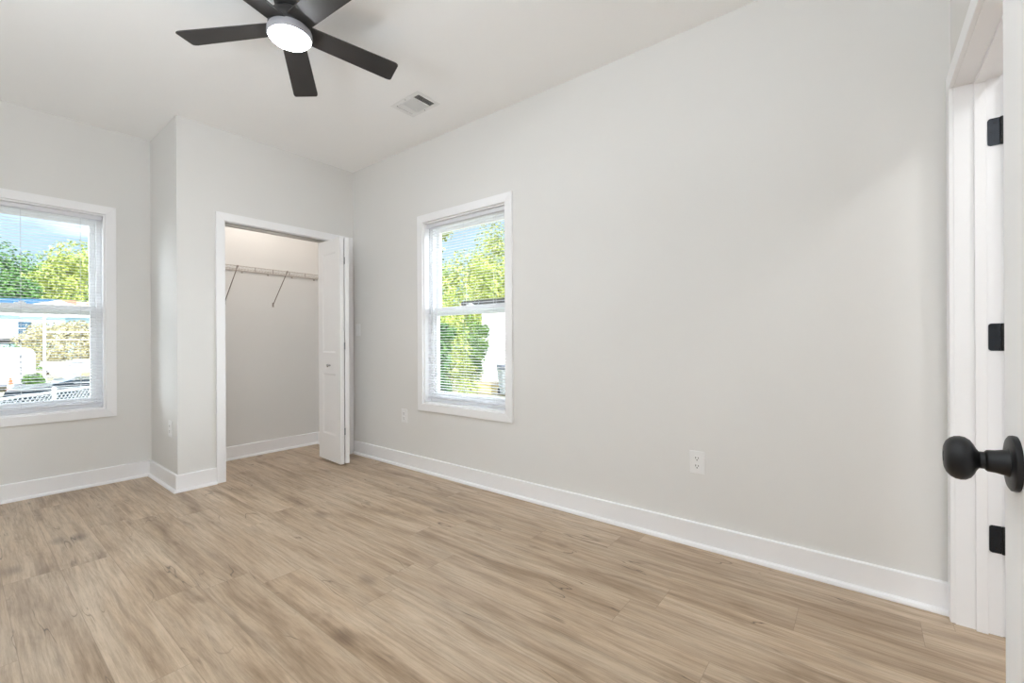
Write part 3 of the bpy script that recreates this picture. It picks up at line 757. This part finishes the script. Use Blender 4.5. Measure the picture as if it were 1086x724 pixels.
# ------------------------------------------------------------------ outdoors
rnd = random.Random(7)
g = MB().box(-30, 70, YB + WT, 110, GZ - 0.3, GZ).box(XR + WT + 0.6, 70, -20, YB + WT, GZ - 0.3, GZ)
struct('ground', g, M['ground'], 'dry pale yard ground outside the windows', 'ground')

dw = MB().box(-9, 9.5, 10.6, 25, GZ - 0.02, GZ + 0.015)
struct('driveway', dw, M['asphalt'], 'dark asphalt drive beyond the chain-link fence', 'driveway')

def foliage(mb, blobs, n, size, seed, up=0.25):
    r = random.Random(seed)
    vol = [b[3] * b[4] * b[5] for b in blobs]; tot = sum(v ** 0.667 for v in vol)
    for b, v in zip(blobs, vol):
        for _ in range(int(n * v ** 0.667 / tot)):
            th = r.uniform(0, 2 * pi); cz = r.uniform(-1, 1); q = math.sqrt(1 - cz * cz); rad = r.uniform(0.55, 1.05)
            c = Vector((b[0] + b[3] * rad * q * cos(th), b[1] + b[4] * rad * q * sin(th), b[2] + b[5] * rad * cz))
            nv = Vector((q * cos(th) + r.uniform(-.8, .8), q * sin(th) + r.uniform(-.8, .8), cz + up + r.uniform(-.8, .8))).normalized()
            u = nv.orthogonal().normalized(); u.rotate(Matrix.Rotation(r.uniform(0, 6.28), 3, nv)); vv = nv.cross(u)
            s = size * r.uniform(0.6, 1.3)
            mb.add([c - u * s, c - vv * s * 0.55 + nv * s * 0.1, c + u * s, c + vv * s * 0.55 + nv * s * 0.1], [(0, 1, 2, 3)])
    return mb

def tree(name, label, px, py_top, depth, crown_w, lm, seed, n, leaf, trunk=True, low=None, cat='tree', group=None, nb=9):
    """crown whose top stands at pixel row py_top seen at that depth"""
    p = at(px, CY, depth); ztop = CAMZ + (CY - py_top) * depth / FPX
    zlow = GZ + 0.35 * (ztop - GZ) if low is None else low
    r = random.Random(seed)
    t = thing(name, label, cat, (p.x, p.y, GZ), group=group)
    hh = ztop - zlow; blobs = [(p.x, p.y, zlow + hh * 0.5, crown_w * 0.40, crown_w * 0.40, hh * 0.46)]
    for k in range(nb):
        a = r.uniform(0, 2 * pi); rr = crown_w * r.uniform(0.2, 0.42); zz = r.uniform(0.12, 0.84)
        s = crown_w * r.uniform(0.14, 0.24)
        blobs.append((p.x + rr * cos(a), p.y + rr * sin(a), zlow + hh * zz, s, s, min(s * 0.9, hh * 0.3)))
    foliage(MB(), blobs, n, leaf, seed).build('foliage', lm, t)
    tk = MB(); tk.tube((p.x, p.y, GZ), (p.x, p.y, zlow + hh * 0.35), 0.022 * crown_w + 0.02, 0.012 * crown_w + 0.01, 8)
    for k in range(4):
        a = r.uniform(0, 2 * pi)
        tk.tube((p.x, p.y, zlow + hh * (0.05 + .08 * k)), (p.x + cos(a) * crown_w * .28, p.y + sin(a) * crown_w * .28, zlow + hh * (0.35 + .1 * k)), 0.009 * crown_w + .008, 0.003 * crown_w + .004, 6)
    tk.build('trunk', M['bark'], t, smooth=True)
    return t

G1 = 'trees behind the yard seen through the left window'
tree('broadleaf_tree', 'tall dark green tree at the far left of the left window', -12, 243, 66, 12.5, M['leaf_dark'], 11, 8000, 0.30, low=1.5, group=G1)
tree('broadleaf_tree', 'mid green tree with lower crown at centre of the left window', 36, 262, 80, 13, M['leaf_green'], 12, 7000, 0.32, low=1.2, group=G1)
tree('broadleaf_tree', 'pale yellow-green rounded tree beside the right frame of the left window', 78, 249, 57, 8.8, M['leaf_yellow'], 13, 8500, 0.22, low=1.8, group=G1)
tree('broadleaf_tree', 'green tree behind the right jamb of the left window', 120, 246, 68, 11, M['leaf_green'], 14, 6000, 0.28, low=1.5, group=G1)
tree('broadleaf_tree', 'low dark green tree above the blue house roof', 7, 282, 50, 6.6, M['leaf_dark'], 15, 5000, 0.22, low=1.0, group=G1)
tree('broadleaf_tree', 'low green tree above the brick building in the left window', 58, 278, 94, 16, M['leaf_dark'], 16, 6000, 0.36, low=1.0, group=G1)

# pale blue house with white gable
def frame_at(px, depth, rz=None):
    p = at(px, CY, depth); v = Vector((p.x, p.y)).normalized()
    return p, (math.atan2(v.y, v.x) - pi / 2) if rz is None else rz
p, rz = frame_at(17, 38)
hs = thing('house', 'pale blue house with white gable and dark window in the left window', 'house', (p.x, p.y, GZ), rz)
zw = CAMZ - GZ
def Hb(mb, nm, mt, par): return mb.build(nm, mt, par, local=True)
wl = MB(); wl.box(-3.2, 3.0, 0, 3.5, 0, zw + 2.65)
wl.prism([(-1.4, 0, zw + 2.65), (5.4, 0, zw + 2.65), (2.6, 0, zw + 3.62)], (0, 3.5, 0)); wl.box(3.0, 5.2, 0.6, 3.5, 0, zw + 2.65)
wall_o = Hb(wl, 'wall', M['siding_blue'], hs)
gb = MB(); gb.prism([(-2.1, -0.35, zw + 2.62), (2.6, -0.35, zw + 3.86), (2.6, -0.35, zw + 3.42), (-1.0, -0.35, zw + 2.4)], (0, 0.3, 0)).prism([(5.9, -0.35, zw + 2.5), (2.6, -0.35, zw + 3.86), (2.6, -0.35, zw + 3.42), (5.4, -0.35, zw + 2.3)], (0, 0.3, 0)).box(-1.6, 5.6, -0.30, 0, zw + 2.36, zw + 2.66)
Hb(gb, 'gable_trim', M['white_paint'], hs)
rf = MB(); rf.prism([(-3.6, -0.3, zw + 2.6), (-2.2, -0.3, zw + 2.6), (2.6, -0.25, zw + 3.9), (-2.4, 2.0, zw + 3.9)], (0, 4.0, 0.05))
Hb(rf, 'roof', M['roof_blue'], hs)
wn = Hb(MB().box(0.05, 0.98, -0.06, 0, zw + 0.66, zw + 1.90), 'window', M['white_paint'], hs)
Hb(MB().box(0.12, 0.91, -0.07, -0.06, zw + 0.72, zw + 1.26).box(0.12, 0.91, -0.07, -0.06, zw + 1.31, zw + 1.84), 'pane', M['winglass'], wn)
Hb(MB().box(-3.2, 0.3, -0.9, -0.86, zw - 0.05, zw + 0.42), 'porch_shade_sheet', M['roof_dark'], hs)  # dark sheet set in for the shade inside the porch
Hb(MB().box(-3.4, 0.5, -1.0, -0.8, zw + 0.42, zw + 0.54).box(0.28, 0.42, -0.98, -0.84, 0, zw + 0.42), 'porch_frame', M['white_paint'], hs)

# brick and stucco building
p, rz = frame_at(84, 49)
bb = thing('building', 'tan stucco building with brick panel right of the blue house', 'building', (p.x, p.y, GZ), rz)
Hb(MB().box(-1.9, 4.2, 0, 3, 0, zw + 4.4), 'wall', M['tan_paint'], bb)
Hb(MB().box(-1.3, -0.2, -0.12, 0, 0, zw + 4.65), 'brick_panel', M['brick'], bb)
Hb(MB().box(-2.0, 4.3, -0.12, 3.1, zw + 4.4, zw + 4.56), 'roof', M['tan_paint'], bb)
Hb(MB().box(0.68, 0.77, -0.05, 0, zw + 1.0, zw + 4.4), 'downpipe', M['brick'], bb)

# shrubs and trellis in the yard
GS = 'shrubs in the yard seen through the left window'
tree('shrub', 'dry tan shrub beside the white trellis at the right of the left window', 84, 336, 25, 2.6, M['leaf_dry'], 21, 3600, 0.09, low=GZ + .2, cat='shrub', group=GS)
tree('shrub', 'pale dry shrub in front of the blue house corner', 50, 337, 28, 2.8, M['leaf_dry'], 22, 3600, 0.09, low=GZ + .2, cat='shrub', group=GS)
tree('shrub', 'dry shrub half hidden by the right jamb of the left window', 112, 338, 31, 3.2, M['leaf_dry'], 23, 2600, 0.09, low=GZ + .2, cat='shrub', group=GS)
tree('shrub', 'small green shrub right of the white trailer', 38, 393, 16.6, 0.62, M['leaf_green'], 24, 1800, 0.06, low=GZ + .1, cat='shrub', group=GS)
tree('shrub', 'darker shrub behind the trailer below the blue house', 31, 358, 33, 2.8, M['leaf_dark'], 25, 1800, 0.09, low=GZ + .1, cat='shrub', group=GS)
p, rz = frame_at(76, 22.5)
tl = thing('trellis', 'white timber trellis standing among the dry shrubs', 'trellis', (p.x, p.y, GZ), rz)
for x in (-0.95, 0.95): Hb(MB().box(x - 0.05, x + 0.05, -0.05, 0.05, 0, zw + 1.30), 'post', M['white_paint'], tl)
Hb(MB().box(-1.8, 1.9, -0.04, 0.04, zw + 1.30, zw + 1.42), 'beam', M['white_paint'], tl)
Hb(MB().box(-1.0, 1.6, -0.02, 0.02, zw + 0.55, zw + 0.60).box(-1.0, 1.6, -0.02, 0.02, zw + 0.15, zw + 0.20), 'cross_rail', M['white_paint'], tl)

# white enclosed trailer
p, rz = frame_at(7, 18.4)
tr_ = thing('enclosed_trailer', 'white box trailer with rounded corner at the left edge of the window', 'trailer', (p.x, p.y, GZ), rz)
q = MB(); pts = [(-2.2, 0, 0.28)]
zt_ = zw - 0.20
pts += [(0.82, 0, 0.28), (0.82, 0, zt_ - 0.28)]
for k in range(1, 6):
    a = pi / 2 * k / 5; pts.append((0.54 + 0.28 * cos(a), 0, zt_ - 0.28 + 0.28 * sin(a)))
pts.append((-2.2, 0, zt_))
q.prism(pts, (0, 3.2, 0)); Hb(q, 'body', M['white_paint'], tr_)
Hb(MB().box(-2.1, 0.36, -0.03, 0, zt_ - 0.34, zt_ - 0.30).box(0.38, 0.42, -0.03, 0, 0.32, zt_ - 0.34), 'door_seal', M['grey_bin'], tr_)
rr_ = MB()
for k in range(7): rr_.box(-2.1, 0.34, -0.02, 0, 0.42 + k * 0.19, 0.44 + k * 0.19)
Hb(rr_, 'door_ribs', M['siding_white'], tr_)
for k in range(5): Hb(MB().box(0.37, 0.43, -0.05, -0.03, 0.45 + k * 0.24, 0.52 + k * 0.24), 'hinge', M['lid'], tr_)
for x in (-1.4, 0.45): Hb(MB().tube((x, 0.02, 0.30), (x, 0.28, 0.30), 0.30, n=18), 'wheel', M['tyre'], tr_)
Hb(MB().box(-2.2, 0.84, -0.04, 0.02, 0.20, 0.30), 'bumper', M['lid'], tr_)

# traffic cone
p = at(11, CY, 16.6)
cn = thing('traffic_cone', 'orange traffic cone in front of the white trailer', 'traffic cone', (p.x, p.y, GZ))
MB().box(p.x - .18, p.x + .18, p.y - .18, p.y + .18, GZ, GZ + .035).build('base', M['orange'], cn)
MB().lathe((p.x, p.y, GZ + .035), (0, 0, 1), [(0, .14), (.30, .092), (.60, .045), (.67, .032), (.672, .002)], 20).build('cone', M['orange'], cn, smooth=True)
MB().lathe((p.x, p.y, GZ + .335), (0, 0, 1), [(0, .0935), (.12, .0745)], 20).build('band', M['white_paint'], cn, smooth=True)

# white boat on a trailer and a dark low car
p, rz = frame_at(86, 15.5)
bt = thing('boat', 'white open boat with slanted bow behind the dark car', 'boat', (p.x, p.y, GZ), rz)
zz = lambda y: (CAMZ - (y - CY) * 15.5 / FPX) - GZ
bo = MB()
def ring_(x, w, zb, zt2): return [(x, -w, zt2), (x, -w * 0.7, zb), (x, w * 0.7, zb), (x, w, zt2)]
secs = [(-0.98, 0.05, zz(384), zz(380.5)), (-0.7, 0.45, zz(393), zz(381)), (-0.3, 0.7, zz(399), zz(381)), (0.6, 0.8, zz(400), zz(380)), (1.6, 0.8, zz(400), zz(379))]
vs = []; fs = []
for s_ in secs: vs += ring_(*s_)
for i in range(len(secs) - 1):
    for k in range(3): fs.append((i * 4 + k, i * 4 + k + 1, (i + 1) * 4 + k + 1, (i + 1) * 4 + k))
fs += [(0, 1, 2, 3), tuple(len(vs) - 4 + k for k in (3, 2, 1, 0))]
fs += [(i * 4, i * 4 + 3, i * 4 + 7, i * 4 + 4) for i in range(len(secs) - 1)]
bo.add(vs, fs); Hb(bo, 'hull', M['white_paint'], bt)
Hb(MB().box(0.0, 0.62, -0.86, -0.72, zz(397), zz(391.5)), 'side_panel', M['orange_tan'], bt)
Hb(MB().box(-0.2, 1.6, -0.84, -0.80, zz(379), zz(377.8)), 'gunwale', M['white_paint'], bt)
Hb(MB().box(-0.7, 1.5, -0.6, -0.5, 0.42, zz(399)).box(-0.7, 1.5, 0.5, 0.6, 0.42, zz(399)).box(-0.1, 0.0, -0.7, 0.7, 0.3, 0.5), 'cradle', M['galv'], bt)
for y_ in (-0.85, 0.65): Hb(MB().tube((0.4, y_, 0.3), (0.4, y_ + 0.2, 0.3), 0.3, n=18), 'wheel', M['tyre'], bt)

p, rz = frame_at(92, 12.2)
cr = thing('car', 'dark low car parked behind the chain-link fence', 'car', (p.x, p.y, GZ), rz)
zq = lambda y: (CAMZ - (y - CY) * 12.2 / FPX) - GZ
bdy = MB(); prof = [(-1.5, 0.30), (-1.5, 0.62), (-1.42, zq(406)), (-0.55, zq(402.5)), (-0.2, zq(398.5)), (1.6, zq(397)), (2.2, zq(401)), (2.8, zq(403)), (2.9, 0.3)]
bdy.prism([(x, -0.8, z) for x, z in prof], (0, 1.6, 0)); Hb(bdy, 'body', M['car_dark'], cr)
Hb(MB().prism([(-0.62, -0.6, zq(402.2)), (-0.26, -0.6, zq(398.9)), (-0.30, -0.6, zq(398.7)), (-0.66, -0.6, zq(402))], (0, 1.2, 0)), 'windscreen', M['winglass'], cr)
Hb(MB().box(-1.4, 2.8, -0.82, -0.80, zq(405.6), zq(404.9)), 'side_trim', M['galv'], cr)
Hb(MB().box(-0.25, 1.6, -0.82, -0.80, zq(401.6), zq(400.6)), 'side_window_trim', M['galv'], cr)
for x in (-0.9, 1.9):
    for y_ in (-0.84, 0.66): Hb(MB().tube((x, y_, 0.31), (x, y_ + 0.18, 0.31), 0.31, n=20), 'wheel', M['tyre'], cr)

# chain-link fence crossing the yard
A = Vector((0.43, 9.46)); Bv = Vector((1.58, 10.80)); dv = (Bv - A).normalized(); zf = 0.30
f0 = A - dv * 5.0; P1 = Vector((1.04, 10.20))
fe = thing('chain_link_fence', 'galvanised chain-link fence crossing the yard outside the left window', 'fence', (P1.x, P1.y, GZ))
def fp(t, z): return Vector((P1.x + dv.x * t, P1.y + dv.y * t, z))
MB().tube(fp(-5.2, zf), fp(6.2, zf), 0.021, n=8).build('top_rail', M['galv'], fe, smooth=True)
for t in (-4.8, -2.4, 0, 2.4, 4.8):
    MB().tube(fp(t, GZ), fp(t, zf + 0.05), 0.03, n=10).lathe(fp(t, zf + 0.05), (0, 0, 1), [(0, 0.034), (0.02, 0.03), (0.035, 0.005)], 10).build('post', M['galv'], fe, smooth=True)
cl = MB(); H_ = zf - GZ - 0.05; step = 0.085; t = -5.2
def strip(a, b, r=0.0042):
    cl.tube(a, b, r, n=4, caps=False)
while t < 6.2:
    strip(fp(t, GZ + 0.05), fp(t + H_ * 0.95, zf)); strip(fp(t, zf), fp(t + H_ * 0.95, GZ + 0.05)); t += step
cl.build('mesh', M['galv'], fe)

# ---- seen through the right wall window
G2 = 'trees seen through the right wall window'
tree('broadleaf_tree', 'yellow-green tree reaching the top right of the right wall window', 524, 229, 27, 3.8, M['leaf_yellow'], 31, 8000, 0.10, low=0.5, group=G2)
tree('broadleaf_tree', 'yellow-green tree with lower crown at the middle of the right wall window', 492, 262, 36, 5.2, M['leaf_yellow'], 32, 8000, 0.14, low=0.5, group=G2)
tree('broadleaf_tree', 'green tree at the left of the right wall window', 463, 268, 46, 6.2, M['leaf_green'], 33, 4200, 0.16, low=0.3, group=G2)
tree('broadleaf_tree', 'tall tree whose leafy branch hangs at the top left of the right window', 446, 222, 24, 3.2, M['leaf_yellow'], 34, 3000, 0.13, low=2.6, group=G2)
tree('broadleaf_tree', 'broad yellow-green tree above the roof of the white house', 558, 244, 44, 6.4, M['leaf_yellow'], 35, 4400, 0.17, low=0.5, group=G2)
tree('hedge_bush', 'tall dense green bush left of the white house', 476, 328, 15.5, 2.0, M['leaf_yellow'], 36, 8000, 0.055, low=GZ + .05, cat='bush', group='bushes left of the white house', nb=14)
tree('hedge_bush', 'tall dense green bush touching the corner of the white house', 499, 330, 17.6, 1.5, M['leaf_green'], 37, 7000, 0.055, low=GZ + .05, cat='bush', group='bushes left of the white house', nb=14)
tree('hedge_bush', 'dark green bush beside the left frame of the right wall window', 459, 332, 12.4, 1.3, M['leaf_dark'], 38, 4200, 0.07, low=GZ + .05, cat='bush', group='bushes left of the white house', nb=14)

p = at(512, CY, 19.5)
wh = thing('house', 'white sided house with dark roof edge in the right wall window', 'house', (p.x, p.y, GZ))
def Wb(mb, nm, mt, par=wh, **k): return mb.build(nm, mt, par, local=True, **k)
ez = CAMZ + (CY - 327) * 19.5 / FPX - GZ
wb = MB().box(0, 7, -9, 0, 0, ez)
z_ = 0.15
while z_ < ez - 0.1:
    wb.box(-0.012, 0, -9, 0, z_, z_ + 0.012); z_ += 0.16
Wb(wb, 'wall', M['siding_white'])
Wb(MB().box(-0.045, 0.02, -0.12, 0.012, 0, ez), 'corner_board', M['siding_white'])
Wb(MB().box(-0.55, 7.4, -9.3, 0.75, ez, ez + 0.10), 'soffit', M['soffit'])
Wb(MB().box(-0.60, -0.55, -9.3, 0.75, ez - 0.02, ez + 0.20).box(-0.6, 7.4, 0.75, 0.80, ez - 0.02, ez + 0.20), 'fascia', M['soffit'])
Wb(MB().box(-0.70, -0.60, -9.3, 0.62, ez + 0.12, ez + 0.30), 'gutter', M['roof_dark'])
Wb(MB().prism([(-0.6, 0.8, ez + 0.2), (3.4, 0.8, ez + 0.62), (7.4, 0.8, ez + 0.2)], (0, -10.1, 0)), 'roof', M['roof_dark'])

p = at(538, CY, 16.4)
tc_ = thing('trash_can', 'grey wheeled trash can with darker lid beside the white house', 'trash can', (p.x, p.y, GZ), radians(-35))
def tap(mb, w0, d0, w1, d1, z0, z1):
    return mb.add([(-w0, -d0, z0), (w0, -d0, z0), (w0, d0, z0), (-w0, d0, z0), (-w1, -d1, z1), (w1, -d1, z1), (w1, d1, z1), (-w1, d1, z1)],
                  [(0, 3, 2, 1), (4, 5, 6, 7), (0, 1, 5, 4), (1, 2, 6, 5), (2, 3, 7, 6), (3, 0, 4, 7)])
tap(MB(), .24, .26, .31, .36, 0.05, 0.98).build('body', M['grey_bin'], tc_, local=True, bevel=0.03)
MB().box(-.35, .35, -.40, .40, 0.98, 1.03).prism([(-.35, -.40, 1.03), (.35, -.40, 1.03), (.30, -.30, 1.12), (-.30, -.30, 1.12)], (0, .70, 0)).build('lid', M['lid'], tc_, local=True, bevel=0.015)
MB().box(-.33, .33, -.37, .37, 0.90, 0.94).build('rim', M['grey_bin'], tc_, local=True, bevel=0.01)
for x in (-.25, .25): MB().tube((x - .03, .27, .13), (x + .03, .27, .13), .13, n=16).build('wheel', M['tyre'], tc_, local=True)
MB().tube((-.26, .43, .95), (.26, .43, .95), .018, n=8).build('handle', M['grey_bin'], tc_, local=True)

p = at(523, CY, 17.3)
pl = thing('masonry_step', 'low tan masonry block step against the white house', 'step', (p.x, p.y, GZ), radians(-10))
tb = MB(); tb.box(-0.42, 0.42, -0.40, 0.40, 0, 0.34)
tb.build('block', M['tan_block'], pl, local=True, bevel=0.01)
MB().box(-0.46, 0.46, -0.44, 0.44, 0.34, 0.40).build('cap', M['soffit'], pl, local=True, bevel=0.008)
